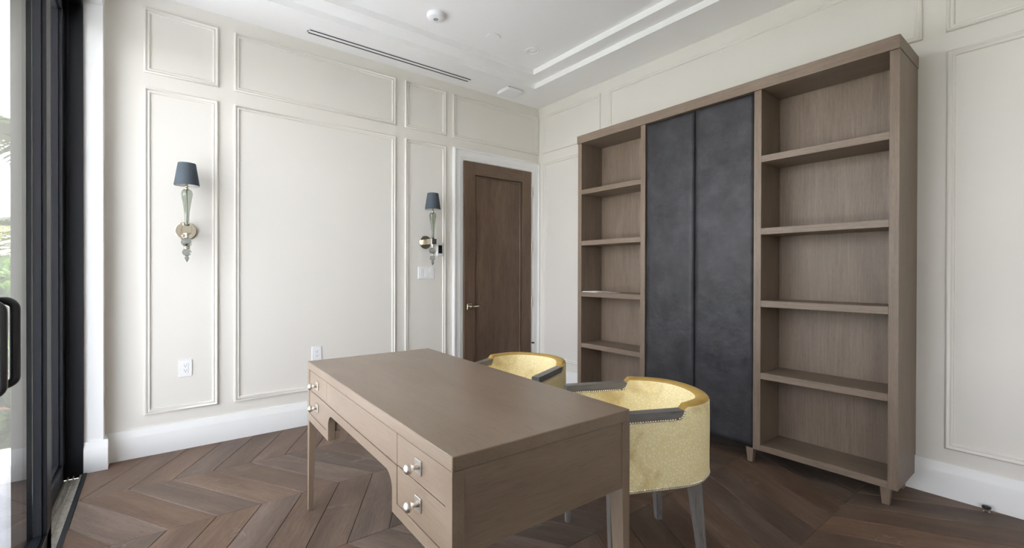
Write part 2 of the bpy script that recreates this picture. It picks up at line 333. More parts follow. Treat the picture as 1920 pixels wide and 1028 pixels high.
struct(MB().box((-3.9, 0, -0.1), (0.15, 0.14, 3.35)).build('wall_back', M_WALL), 'cream panelled wall with the brown door and wall lamps', 'wall')
struct(MB().box((0, YF - 0.14, -0.1), (0.15, 0.0, 3.35)).build('wall_right', M_WALL), 'cream panelled wall behind the tall bookcase', 'wall')
struct(MB().box((-3.9, YF - 0.14, -0.1), (0, YF, 3.35)).build('wall_front', M_WALL), 'cream wall opposite the brown door, out of view', 'wall')
DOOR_Y0, DOOR_Y1, HEAD = -0.105, -3.12, 2.843
WIN_Y0, WIN_Y1 = -4.70, -5.80  # extent of the added rear opening that lets in extra daylight
mb = MB()
mb.box((-3.733, DOOR_Y0, 0), (XL, 0, 3.35)); mb.box((-3.90, DOOR_Y0 + 0.0, 0), (-3.733, 0, 3.35))
mb.box((-3.90, DOOR_Y1, HEAD), (XL, DOOR_Y0, 3.35)); mb.box((-3.90, WIN_Y0, 0), (XL, DOOR_Y1, 3.35)); mb.box((-3.90, YF, 0), (XL, WIN_Y1, 3.35)); mb.box((-3.90, WIN_Y1, HEAD), (XL, WIN_Y0, 3.35))
struct(mb.build('wall_left', M_TRIM), 'white wall return framing the glass sliding doors', 'wall')

# stepped tray ceiling
def ring(x0, y0, x1, y1, z): return [(x0, y0, z), (x1, y0, z), (x1, y1, z), (x0, y1, z)]
S1, S2 = 0.405, 0.552
loops = [ring(XL - .1, YF - .1, .1, .1, H1), ring(XL + S1, YF + S1, -S1, -S1, H1), ring(XL + S1, YF + S1, -S1, -S1, H2), ring(XL + S2, YF + S2, -S2, -S2, H2), ring(XL + S2, YF + S2, -S2, -S2, H3)]
mb = MB(); v = [p for r_ in loops for p in r_]; f = []
for i in range(4):
    for j in range(4): f.append((i * 4 + j, i * 4 + (j + 1) % 4, (i + 1) * 4 + (j + 1) % 4, (i + 1) * 4 + j))
f.append((16, 17, 18, 19)); mb.add(v, f)
mb.box((XL - .1, YF - .1, 3.30), (.1, .1, 3.36))
struct(mb.build('ceiling', M_CEIL), 'white stepped tray ceiling', 'ceiling')

# ---- chevron oak floor: every board a piece
FX0, FX1, FY0, FY1 = -3.717, 0.0, YF, 0.0
floor = MB().box((-3.72, YF, -0.10), (0.0, 0.0, -0.011)).build('floor', M_SUB)
struct(floor, 'brown oak floor laid in a chevron pattern', 'floor')
PITCH, ROWH, SEAM0 = 0.1985, 0.6265, -0.547
SH = 0.3615
def clip(poly, axis, val, keep_greater):
    out = []
    for i in range(len(poly)):
        p, q = poly[i], poly[(i + 1) % len(poly)]
        ip = (p[axis] >= val) == keep_greater or p[axis] == val; iq = (q[axis] >= val) == keep_greater or q[axis] == val
        if ip: out.append(p)
        if ip != iq:
            t = (val - p[axis]) / (q[axis] - p[axis]); out.append((p[0] + t * (q[0] - p[0]), p[1] + t * (q[1] - p[1])))
    return out
def inset(poly, d):
    n_ = len(poly); out = []
    for i in range(n_):
        a, b_, c_ = Vector(poly[i - 1]), Vector(poly[i]), Vector(poly[(i + 1) % n_])
        e1 = (b_ - a); e2 = (c_ - b_)
        if e1.length < 1e-6 or e2.length < 1e-6: out.append(tuple(b_)); continue
        e1.normalize(); e2.normalize(); n1 = Vector((-e1.y, e1.x)); n2 = Vector((-e2.y, e2.x)); m_ = n1 + n2
        k_ = m_.dot(n1); m_ = m_ / k_ if abs(k_) > 0.15 else n1
        out.append(tuple(b_ + m_ * d))
    return out
def area(p): return 0.5 * sum(p[i - 1][0] * p[i][1] - p[i][0] * p[i - 1][1] for i in range(len(p)))
def board_mesh(poly):
    if area(poly) < 0: poly = poly[::-1]
    o1 = inset(poly, 0.0006); o2 = inset(poly, 0.0032)
    mb = MB(); k = len(poly)
    v = [(x, y, -0.0115) for x, y in o1] + [(x, y, -0.0024) for x, y in o1] + [(x, y, 0.0) for x, y in o2]
    f = [tuple(range(2 * k, 3 * k))]
    for L_ in (0, 1):
        for j in range(k): f.append((L_ * k + j, L_ * k + (j + 1) % k, (L_ + 1) * k + (j + 1) % k, (L_ + 1) * k + j))
    return mb.add(v, f).mesh('board')
shared = {}
for row in range(-1, 10):
    yt = SEAM0 - ROWH * row; yb = yt - ROWH                       # far and near edge of the row
    sgn = 1 if row % 2 == 0 else -1                                # which way the boards lean as y falls
    # joint positions on the far seam
    x_far = -3.511 if row % 2 == 0 else -3.350
    ang = math.atan2(SH * sgn, ROWH)                               # lean from the -y axis
    for i in range(-4, 24):
        xa = x_far + PITCH * i
        quad = [(xa, yt), (xa + PITCH, yt), (xa + PITCH + SH * sgn, yb), (xa + SH * sgn, yb)]
        poly = quad
        for ax, val, g in ((0, FX0, True), (0, FX1, False), (1, FY0, True), (1, FY1, False)):
            if poly: poly = clip(poly, ax, val, g)
        if len(poly) < 3 or abs(area(poly)) < 2e-4: continue
        cx_ = sum(p[0] for p in quad) / 4; cy_ = sum(p[1] for p in quad) / 4
        c_, s_ = math.cos(-ang), math.sin(-ang)
        loc = [((p[0] - cx_) * c_ - (p[1] - cy_) * s_, (p[0] - cx_) * s_ + (p[1] - cy_) * c_) for p in poly]
        full = len(poly) == 4 and abs(abs(area(poly)) - abs(area(quad))) < 1e-6
        if full:
            if sgn not in shared: shared[sgn] = board_mesh(loc)
            me = shared[sgn]
        else: me = board_mesh(loc)
        o = link('board', me, M_FLOOR, floor); o.location = (cx_, cy_, 0); o.rotation_euler = (0, 0, ang)

# ---- baseboards
BP = [(0, 0), (0.022, 0), (0.022, 0.132), (0.020, 0.140), (0.011, 0.172), (0.009, 0.183), (0, 0.183)]
def base_y(x0, x1): return MB().prism([(-d, z) for d, z in BP], 0, x0, x1)      # against y = 0
struct(base_y(XL + 0.0, -1.116).build('baseboard_back', M_TRIM, angle=SA), 'white baseboard under the panelled wall with the lamps', 'baseboard')
struct(MB().prism([(-d, z) for d, z in BP], 1, YF, -0.0225).build('baseboard_right', M_TRIM, angle=SA), 'white baseboard along the bookcase wall', 'baseboard')
mb = MB(); mb.prism([(XL + d, z) for d, z in BP], 1, DOOR_Y0, -0.0225)
mb.prism([(DOOR_Y0 - d, z) for d, z in BP], 0, -3.733, XL + 0.022)
struct(mb.build('baseboard_left', M_TRIM, angle=SA), 'short white baseboard wrapping the wall return by the sliding door', 'baseboard')

# ---- picture-frame mouldings
MP = [(0, 0), (0.0, 0.009), (0.003, 0.015), (0.008, 0.0175), (0.0125, 0.015), (0.015, 0.010), (0.0185, 0.0075), (0.022, 0.0085), (0.0255, 0.0115), (0.030, 0.0105), (0.033, 0.0055), (0.035, 0)]
trim_n = [0]
def moulding(axis, a0, a1, z0, z1, label):
    """rectangular frame; axis 0: on the back wall (a = x), axis 1: on the right wall (a = y)"""
    rings = []
    for (ca, cz, sa_, sz) in ((a0, z0, 1, 1), (a1, z0, -1, 1), (a1, z1, -1, -1), (a0, z1, 1, -1)):
        rg = []
        for w, h in MP:
            a_, z_ = ca + sa_ * w, cz + sz * w
            rg.append((a_, -h, z_) if axis == 0 else (-h, a_, z_))
        rings.append(rg)
    mb = MB(); k = len(MP); v = [p for r_ in rings for p in r_]; f = []
    for i in range(4):
        for j in range(k - 1): f.append((i * k + j, i * k + j + 1, ((i + 1) % 4) * k + j + 1, ((i + 1) % 4) * k + j))
    mb.add(v, f); trim_n[0] += 1
    return struct(mb.build('trim_%d' % trim_n[0], M_WALL, smooth=False, angle=math.radians(50)), label, 'moulding')
ZT, ZU, ZL_, ZB = 2.952, 2.527, 2.430, 0.268
moulding(0, -3.452, -3.037, ZU, ZT, 'small upper moulding frame above the left wall lamp')
moulding(0, -3.452, -3.040, ZB, ZL_, 'tall narrow moulding frame around the left wall lamp')
moulding(0, -2.942, -1.701, ZU, ZT, 'wide upper moulding frame beneath the slot diffuser')
moulding(0, -2.942, -1.701, ZB, ZL_, 'large tall moulding frame between the two wall lamps')
moulding(0, -1.611, -1.189, ZU, ZT, 'small upper moulding frame above the right wall lamp')
moulding(0, -1.611, -1.189, ZB, ZL_, 'tall narrow moulding frame around the right wall lamp')
moulding(0, -1.112, -0.004, ZU, ZT, 'wide upper moulding frame above the brown door')
moulding(1, -0.908, -0.090, ZU, ZT, 'upper moulding frame on the right wall nearest the corner')
moulding(1, -3.258, -1.009, ZU, ZT, 'long upper moulding frame above the bookcase')
moulding(1, -4.90, -3.356, ZU, ZT, 'upper moulding frame at the far right edge')
moulding(1, -0.908, -0.090, ZB, ZL_, 'tall moulding frame between the corner and the bookcase')
moulding(1, -4.90, -3.360, ZB - 0.006, ZL_ - 0.006, 'tall moulding frame right of the bookcase')

# ---- interior door with casing
CP = [(0, 0), (0, 0.030), (0.006, 0.034), (0.016, 0.034), (0.022, 0.026), (0.028, 0.022), (0.062, 0.019), (0.078, 0.020), (0.084, 0.016), (0.108, 0.014), (0.112, 0.010), (0.112, 0)]
def casing(x0, x1, ztop):
    rings = []
    for (cx_, cz, sa_, sz) in ((x0, 0, 1, 0), (x0, ztop, 1, -1), (x1, ztop, -1, -1), (x1, 0, -1, 0)):
        rings.append([(cx_ + sa_ * w, -h, cz + sz * w) for w, h in CP])
    return MB().loft([r_[:] for r_ in rings], cap=False)
dr_ = empty('door_1'); struct(dr_, 'brown stained wooden door with one recessed panel in white casing', 'door')
casing(-1.113, -0.001, 2.436).build('casing', M_TRIM, dr_, angle=SA)
MB().box((-1.001, -0.006, 0), (-0.992, 0.0, 2.326)).box((-0.126, -0.006, 0), (-0.113, 0.0, 2.326)).box((-1.001, -0.006, 2.319), (-0.113, 0.0, 2.33)).build('jamb', M_TRIM, dr_)
DX0, DX1, DZ0, DZ1 = -0.991, -0.1265, 0.008, 2.318
ST = 0.126
yb_, yf_ = -0.001, -0.028
for nm, lo, hi, mt in (('stile', (DX0, yf_, DZ0), (DX0 + ST, yb_, DZ1), M_DOOR), ('stile', (DX1 - ST, yf_, DZ0), (DX1, yb_, DZ1), M_DOOR),
                       ('rail', (DX0 + ST, yf_, DZ1 - ST), (DX1 - ST, yb_, DZ1), M_DOORX), ('rail', (DX0 + ST, yf_, DZ0), (DX1 - ST, yb_, DZ0 + 0.24), M_DOORX)):
    MB().box(lo, hi, 0.0012).build(nm, mt, dr_)
PX0, PX1, PZ0, PZ1 = DX0 + ST, DX1 - ST, DZ0 + 0.24, DZ1 - ST
# bolection-like inner bead around the sunk panel
bead = [(0, 0.028), (0.001, 0.006), (0.007, 0.006), (0.009, 0.0125), (0.014, 0.0145), (0.019, 0.012), (0.023, 0.0065), (0.028, 0.006)]
rings = [[(cx_ + sx * w, -h, cz + sz * w) for w, h in bead] for cx_, cz, sx, sz in ((PX0, PZ0, 1, 1), (PX1, PZ0, -1, 1), (PX1, PZ1, -1, -1), (PX0, PZ1, 1, -1))]
mb = MB(); k = len(bead); v = [p for r_ in rings for p in r_]; f = []
for i in range(4):
    for j in range(k - 1): f.append((i * k + j, i * k + j + 1, ((i + 1) % 4) * k + j + 1, ((i + 1) % 4) * k + j))
mb.add(v, f).build('bead', M_DOOR, dr_, angle=SA)
MB().box((PX0, -0.0055, PZ0), (PX1, yb_, PZ1)).build('panel', M_DOOR, dr_)
lv = MB().box((-0.962, -0.036, 0.842), (-0.902, -0.028, 0.902), 0.002).build('lever_plate', M_NICKEL, dr_)
MB().tube([(-0.932, -0.036, 0.874), (-0.932, -0.066, 0.874)], 0.011, 14).build('lever_neck', M_NICKEL, lv, angle=SA)
MB().tube([(-0.944, -0.064, 0.874), (-0.93, -0.066, 0.874), (-0.90, -0.066, 0.8745), (-0.86, -0.062, 0.876), (-0.815, -0.054, 0.878)], [0.008, 0.0095, 0.008, 0.007, 0.006], 12).build('lever_handle', M_NICKEL, lv, smooth=True)
for z in (2.105, 1.50, 0.892, 0.285):
    mb = MB().tube([(-0.118, -0.028, z - 0.052), (-0.118, -0.028, z + 0.052)], 0.0065, 10)
    mb.box((-0.126, -0.0295, z - 0.05), (-0.105, -0.0282, z + 0.05)); mb.build('hinge', M_SATIN, dr_, angle=SA)
MB().tube([(-0.118, -0.029, 0.44), (-0.112, -0.060, 0.44)], [0.006, 0.010], 10).build('hinge_stop', M_BLACKM, dr_, angle=SA)

# ---- glass sliding doors (a fixed leaf and two sliding leaves)
sd = empty('door_2'); struct(sd, 'black framed glass sliding doors to the garden', 'door')
mb = MB()
mb.box((-3.885, DOOR_Y0 - 0.012, -0.02), (-3.733, DOOR_Y0, HEAD)).box((-3.885, DOOR_Y1, -0.02), (-3.733, DOOR_Y1 + 0.012, HEAD)).box((-3.885, DOOR_Y1, HEAD - 0.03), (-3.733, DOOR_Y0, HEAD))
for xx in (-3.740, -3.803, -3.872):
    mb.box((xx - 0.006, DOOR_Y0 - 0.022, 0.0), (xx + 0.006, DOOR_Y0 - 0.012, HEAD - 0.03)); mb.box((xx - 0.006, DOOR_Y1, HEAD - 0.045), (xx + 0.006, DOOR_Y0 - 0.012, HEAD - 0.03))
mb.build('frame', M_FRAME, sd)
MB().box((-3.738, DOOR_Y1, -0.03), (-3.7175, DOOR_Y0 - 0.012, 0.004), 0.001).build('threshold', M_FRAME, sd)
mb = MB().box((-3.90, DOOR_Y1, -0.04), (-3.738, DOOR_Y0 - 0.012, -0.022))
for xx, ww in ((-3.744, 0.010), (-3.776, 0.004), (-3.800, 0.006), (-3.834, 0.004), (-3.868, 0.006), (-3.895, 0.008)): mb.box((xx - ww / 2, DOOR_Y1, -0.022), (xx + ww / 2, DOOR_Y0 - 0.012, -0.004))
mb.build('track', M_ALU, sd)
def leaf(xr, xb, y0, y1, stile0, stile1, z0, z1, handle_y=None):
    """door leaf between y0 > y1; room face xr, back face xb"""
    mb = MB()
    g = xb + 0.012
    for a, b_ in ((y0 - stile0, y0), (y1, y1 + stile1)):
        mb.box((xb, a, z0), (xr, b_, z1), 0.0015)
    mb.box((xb, y1, z0), (xr, y0, z0 + 0.10), 0.0015); mb.box((xb, y1, z1 - 0.09), (xr, y0, z1), 0.0015)
    o = mb.build('leaf', M_FRAME, sd)
    ia, ib, za, zb = y0 - stile0, y1 + stile1, z0 + 0.10, z1 - 0.09
    mb = MB()                                                     # glazing bead: stepped reveal
    x1 = (xr + g) / 2
    for lo, hi in (((g, ia - 0.010, za), (x1, ia, zb)), ((g, ib, za), (x1, ib + 0.010, zb)), ((g, ib, za), (x1, ia, za + 0.010)), ((g, ib, zb - 0.010), (x1, ia, zb))): mb.box(lo, hi)
    mb.build('glazing_bead', M_FRAME, o)
    MB().box((g - 0.006, ib - 0.005, za - 0.005), (g, ia + 0.005, zb + 0.005)).build('pane', M_PANE, o)
    if handle_y is not None:
        zc, hh, xo = 1.018, 0.128, -3.702
        pts = [(xr, zc - hh + 0.012)]
        for k_ in range(7):
            t = math.pi / 2 * k_ / 6; pts.append((xo - 0.022 + 0.022 * math.sin(t), zc - hh + 0.034 - 0.022 * math.cos(t)))
        pts += [(xo, zc)]
        for k_ in range(7):
            t = math.pi / 2 * k_ / 6; pts.append((xo - 0.022 + 0.022 * math.cos(t), zc + hh - 0.034 + 0.022 * math.sin(t)))
        pts.append((xr, zc + hh - 0.012))
        MB().tube([(x, handle_y, z) for x, z in pts], 0.0115, 12).build('handle', M_BLACKM, o, smooth=True)
leaf(-3.812, -3.858, DOOR_Y0 - 0.012, -1.14, 0.088, 0.10, -0.004, HEAD - 0.034)
leaf(-3.755, -3.797, -1.03, -2.105, 0.10, 0.10, -0.002, HEAD - 0.034, handle_y=-2.006)
leaf(-3.755, -3.797, -2.107, DOOR_Y1 + 0.012, 0.10, 0.10, -0.002, HEAD - 0.034, handle_y=-2.150)
# glazed opening added behind the camera, unseen, to light the room
wi = empty('added_window'); struct(wi, 'black framed full height window added out of view to light the room', 'window')
MB().box((-3.86, WIN_Y0 - 0.08, 0), (-3.78, WIN_Y0, HEAD)).box((-3.86, WIN_Y1, 0), (-3.78, WIN_Y1 + 0.08, HEAD)).box((-3.86, WIN_Y1, 0), (-3.78, WIN_Y0, 0.09)).box((-3.86, WIN_Y1, HEAD - 0.08), (-3.78, WIN_Y0, HEAD)).build('frame', M_FRAME, wi)
MB().box((-3.825, WIN_Y1 + 0.075, 0.085), (-3.819, WIN_Y0 - 0.075, HEAD - 0.075)).build('pane', M_PANE, wi)

# ================================================================== BOOKCASE
bc = empty('bookcase', (-0.2, -2.11, 0)); OB = Vector((-0.2, -2.11, 0))
tag(bc, 'tall greyed oak bookcase with open shelves and two black leather doors', 'bookcase')
def bbox(name, lo, hi, mat, parent=bc, bev=0.0015):
    lo = [lo[i] - OB[i] for i in range(3)]; hi = [hi[i] - OB[i] for i in range(3)]
    return MB().box(lo, hi, bev).build(name, mat, parent)
XFB, ZB0, ZC0, ZC1 = -0.390, 0.092, 2.370, 2.440
def side(name, y0, y1):
    pts = [(XFB, ZB0), (-0.026, ZB0), (-0.026, 0.19), (-0.003, 0.19), (-0.003, ZC0), (XFB, ZC0)]
    mb = MB().prism([(x - OB.x, z) for x, z in pts], 1, y0 - OB.y, y1 - OB.y)
    return mb.build(name, M_CASE_Z, bc)
side('side_panel', -1.027, -0.985); side('side_panel', -3.240, -3.199)
side('divider', -1.700, -1.658); side('divider', -2.563, -2.519)
bbox('crown', (-0.402, -3.2435, ZC0), (-0.003, -0.9815, ZC1), M_CASE_Y)
for y0, y1 in ((-1.658, -1.027), (-3.199, -2.563)):
    bbox('back_panel', (-0.118, y0, ZB0), (-0.105, y1, ZC0), M_CASE_Z)
    bbox('bottom_shelf', (XFB + 0.0008, y0, ZB0), (-0.03, y1, 0.131), M_CASE_Y)
    for zt in (1.954, 1.498, 1.042, 0.587): bbox('shelf', (XFB + 0.0008, y0, zt - 0.041), (-0.118, y1, zt), M_CASE_Y)
bbox('back_panel', (-0.03, -2.519, 0.20), (-0.018, -1.700, ZC0), M_CASE_Z)
bbox('bottom_shelf', (-0.33, -2.519, ZB0), (-0.03, -1.700, 0.131), M_CASE_Y)
def padded_door(y0, y1, z0, z1):
    """leather-wrapped door with softly rounded edges"""
    ny, nz = 14, 40; vs_ = []; fs = []
    def sm(t): t = max(0.0, min(1.0, t)); return t * t * (3 - 2 * t)
    R_ = 0.024
    for i in range(nz + 1):
        for j in range(ny + 1):
            tj, ti = j / ny, i / nz
            ty = 0.5 - 0.5 * math.cos(math.pi * tj) if True else tj; tz = ti if 0 < ti < 1 else ti
            y = y0 + (y1 - y0) * ty
            z = z0 + (z1 - z0) * (0.5 - 0.5 * math.cos(math.pi * ti))
            d = min(y - y0, y1 - y, z - z0, z1 - z)
            q = min(1.0, d / R_); bul = 0.016 * math.sqrt(max(0, 1 - (1 - q) ** 2))
            vs_.append((-0.374 - bul - OB.x, y - OB.y, z))
    for i in range(nz):
        for j in range(ny): a = i * (ny + 1) + j; fs.append((a, a + 1, a + ny + 2, a + ny + 1))
    mb = MB().add(vs_, fs)
    lo = (-0.374 - OB.x, y0 - OB.y, z0); hi = (-0.345 - OB.x, y1 - OB.y, z1)
    x0_, x1_ = lo[0], hi[0]
    mb.add([(x0_, lo[1], z0), (x0_, hi[1], z0), (x0_, hi[1], z1), (x0_, lo[1], z1), (x1_, lo[1], z0), (x1_, hi[1], z0), (x1_, hi[1], z1), (x1_, lo[1], z1)], [(0, 1, 5, 4), (1, 2, 6, 5), (2, 3, 7, 6), (3, 0, 4, 7), (4, 5, 6, 7)])
    me = mb.mesh('door'); bm = bmesh.new(); bm.from_mesh(me); bmesh.ops.remove_doubles(bm, verts=bm.verts[:], dist=0.0004); bmesh.ops.recalc_face_normals(bm, faces=bm.faces[:]); bm.to_mesh(me); bm.free()
    o = link('door', me, M_LEATHER, bc, smooth=True); o['label'] = 'black leather padded door'
padded_door(-2.106, -1.703, 0.100, 2.366); padded_door(-2.516, -2.110, 0.100, 2.366)
def foot(x, y, wx=0.045, wy=0.045):
    mb = MB(); r0 = []; 
    for z, k in ((0.0, 0.34), (ZB0, 0.5)):
        r0.append([(x - OB.x - wx * k, y - OB.y - wy * k, z), (x - OB.x + wx * k, y - OB.y - wy * k, z), (x - OB.x + wx * k, y - OB.y + wy * k, z), (x - OB.x - wx * k, y - OB.y + wy * k, z)])
    mb.loft(r0).build('foot', M_CASE_Z, bc)
for y in (-1.05, -1.73, -2.493, -3.187): foot(-0.355, y); foot(-0.06, y)

# papers on the shelf
tag(MB().box((-0.386, -1.215, 1.0425), (-0.205, -1.033, 1.0465), 0.0008).box((-0.380, -1.19, 1.0465), (-0.22, -1.04, 1.0485)).build('booklet', M_PAPER), 'thin white booklet on the left bookcase shelf against the side', 'booklet')
tag(MB().box((-0.30, -1.335, 1.0425), (-0.225, -1.222, 1.0437)).build('card', M_PAPER), 'small white card lying beside the booklet on the shelf', 'card')

# ================================================================== DESK
dk = empty('writing_desk', (-2.7802, -1.3774, 0), -0.02585)
tag(dk, 'grey brown wooden writing desk with five drawers and an arched kneehole', 'desk')
DW, DL, DH = 0.675, 1.506, 0.7592
# local frame: x runs from the drawer front to the back, y from the far end (0) to the near end (-L)
def dbox(name, a0, a1, t0, t1, z0, z1, mat, parent=dk, bev=0.0012): return MB().box((a0, -t1, z0), (a1, -t0, z1), bev).build(name, mat, parent)
dbox('top', 0, DW, 0, DL, 0.7205, DH, M_DESK_T, bev=0.002)
def arch(zb, za, r, n_=8):
    pts = [(0, 0.7205), (0, zb), (0.383, zb), (0.383, za - r)]
    for k_ in range(1, n_ + 1):
        t = math.pi / 2 * k_ / n_; pts.append((0.383 + r * (1 - math.cos(t)), za - r + r * math.sin(t)))
    for k_ in range(n_):
        t = math.pi / 2 * (1 - k_ / n_); pts.append((1.122 - r * (1 - math.cos(t)), za - r + r * math.sin(t)))
    pts += [(1.122, za - r), (1.122, zb), (DL, zb), (DL, 0.7205)]
    return pts
inner = [(1.4700, 0.7205), (1.4700, 0.501), (1.158, 0.501), (1.158, 0.6195), (0.354, 0.6195), (0.354, 0.501), (0.036, 0.501), (0.036, 0.7205)]
pts = [(-t, z) for t, z in arch(0.463, 0.583, 0.055) + inner]
MB().prism(pts, 0, 0.0, 0.030).build('front_frame', M_DESK_T, dk)
pts = [(-t, z) for t, z in arch(0.500, 0.600, 0.05)]
MB().prism(pts, 0, DW - 0.030, DW - 0.004).build('back_apron', M_DESK_T, dk)
for t0, t1 in ((0.012, 0.375), (1.130, 1.494)): dbox('pedestal', 0.0302, DW - 0.031, t0, t1, 0.502, 0.7202, M_DESK_T)
dbox('pencil_box', 0.0302, 0.40, 0.376, 1.129, 0.622, 0.7202, M_DESK_T)
dbox('inner_apron', 0.0302, 0.052, 0.345, 0.381, 0.466, 0.5018, M_DESK_Z); dbox('inner_apron', 0.0302, 0.052, 1.124, 1.160, 0.466, 0.5018, M_DESK_Z)
def drawer(t0, t1, z0, z1, knob):
    g = 0.0016
    o = dbox('drawer', 0.0015, 0.0295, t0 + g, t1 - g, z0 + g, z1 - g, M_DESK_T, bev=0.001)
    if knob:
        tc_ = knob[0]; zc = knob[1]
        kp = MB().box((-0.0035, -tc_ - 0.020, zc - 0.020), (0.0014, -tc_ + 0.020, zc + 0.020), 0.001).build('knob_plate', M_SATIN, o); kp['label'] = 'square satin nickel knob plate'
        prof = [(0.0001, -0.0035), (0.0085, -0.0035), (0.0075, -0.008), (0.0062, -0.013), (0.0068, -0.018), (0.0105, -0.022), (0.0145, -0.027), (0.0155, -0.032), (0.0140, -0.037), (0.0095, -0.041), (0.004, -0.0432), (0.0001, -0.0435)]
        mb = MB(); rings = [[(x, -tc_ + r_ * math.cos(2 * math.pi * j / 18), zc + r_ * math.sin(2 * math.pi * j / 18)) for j in range(18)] for r_, x in prof]
        mb.loft(rings).build('knob', M_SATIN, o, smooth=True)
ZS = 0.6205
drawer(0.036, 0.354, ZS, 0.7205, (0.193, 0.671)); drawer(0.036, 0.354, 0.501, ZS, (0.193, 0.566))
drawer(0.354, 1.158, 0.6195, 0.7205, None)
drawer(1.158, 1.4700, ZS, 0.7205, (1.313, 0.671)); drawer(1.158, 1.4700, 0.501, ZS, (1.313, 0.566))
def panel_end(t_out, s):
    t0, t1 = (t_out - 0.010, t_out - 0.004) if s > 0 else (t_out + 0.004, t_out + 0.010)
    dbox('end_panel', 0.031, DW - 0.036, min(t0, t1), max(t0, t1), 0.500, 0.7203, M_DESK_X)
panel_end(DL, 1); panel_end(0, -1)
for t0, t1 in ((0, 0.004), (DL - 0.004, DL)): dbox('stile', 0.030, 0.034, min(t0, t1), max(t0, t1), 0.500, 0.7203, M_DESK_Z, bev=0.0005)
def dleg(a_out, t_out, sa_, st_, ztop, wa_, wt_):
    rg = []
    for z, k in ((0.0, 0.58), (0.463, 1.0)) + (((ztop, 1.0),) if ztop > 0.47 else ()):
        a1, t1 = a_out + sa_ * wa_ * k, t_out + st_ * wt_ * k
        rg.append([(a_out, -t_out, z), (a1, -t_out, z), (a1, -t1, z), (a_out, -t1, z)])
    MB().loft(rg).build('leg', M_DESK_Z, dk)
dleg(0.0, 0.0, 1, 1, 0.463, 0.036, 0.036); dleg(0.0, DL, 1, -1, 0.463, 0.036, 0.036)
dleg(DW, 0.0, -1, 1, 0.7203, 0.0355, 0.055); dleg(DW, DL, -1, -1, 0.7203, 0.0355, 0.055)

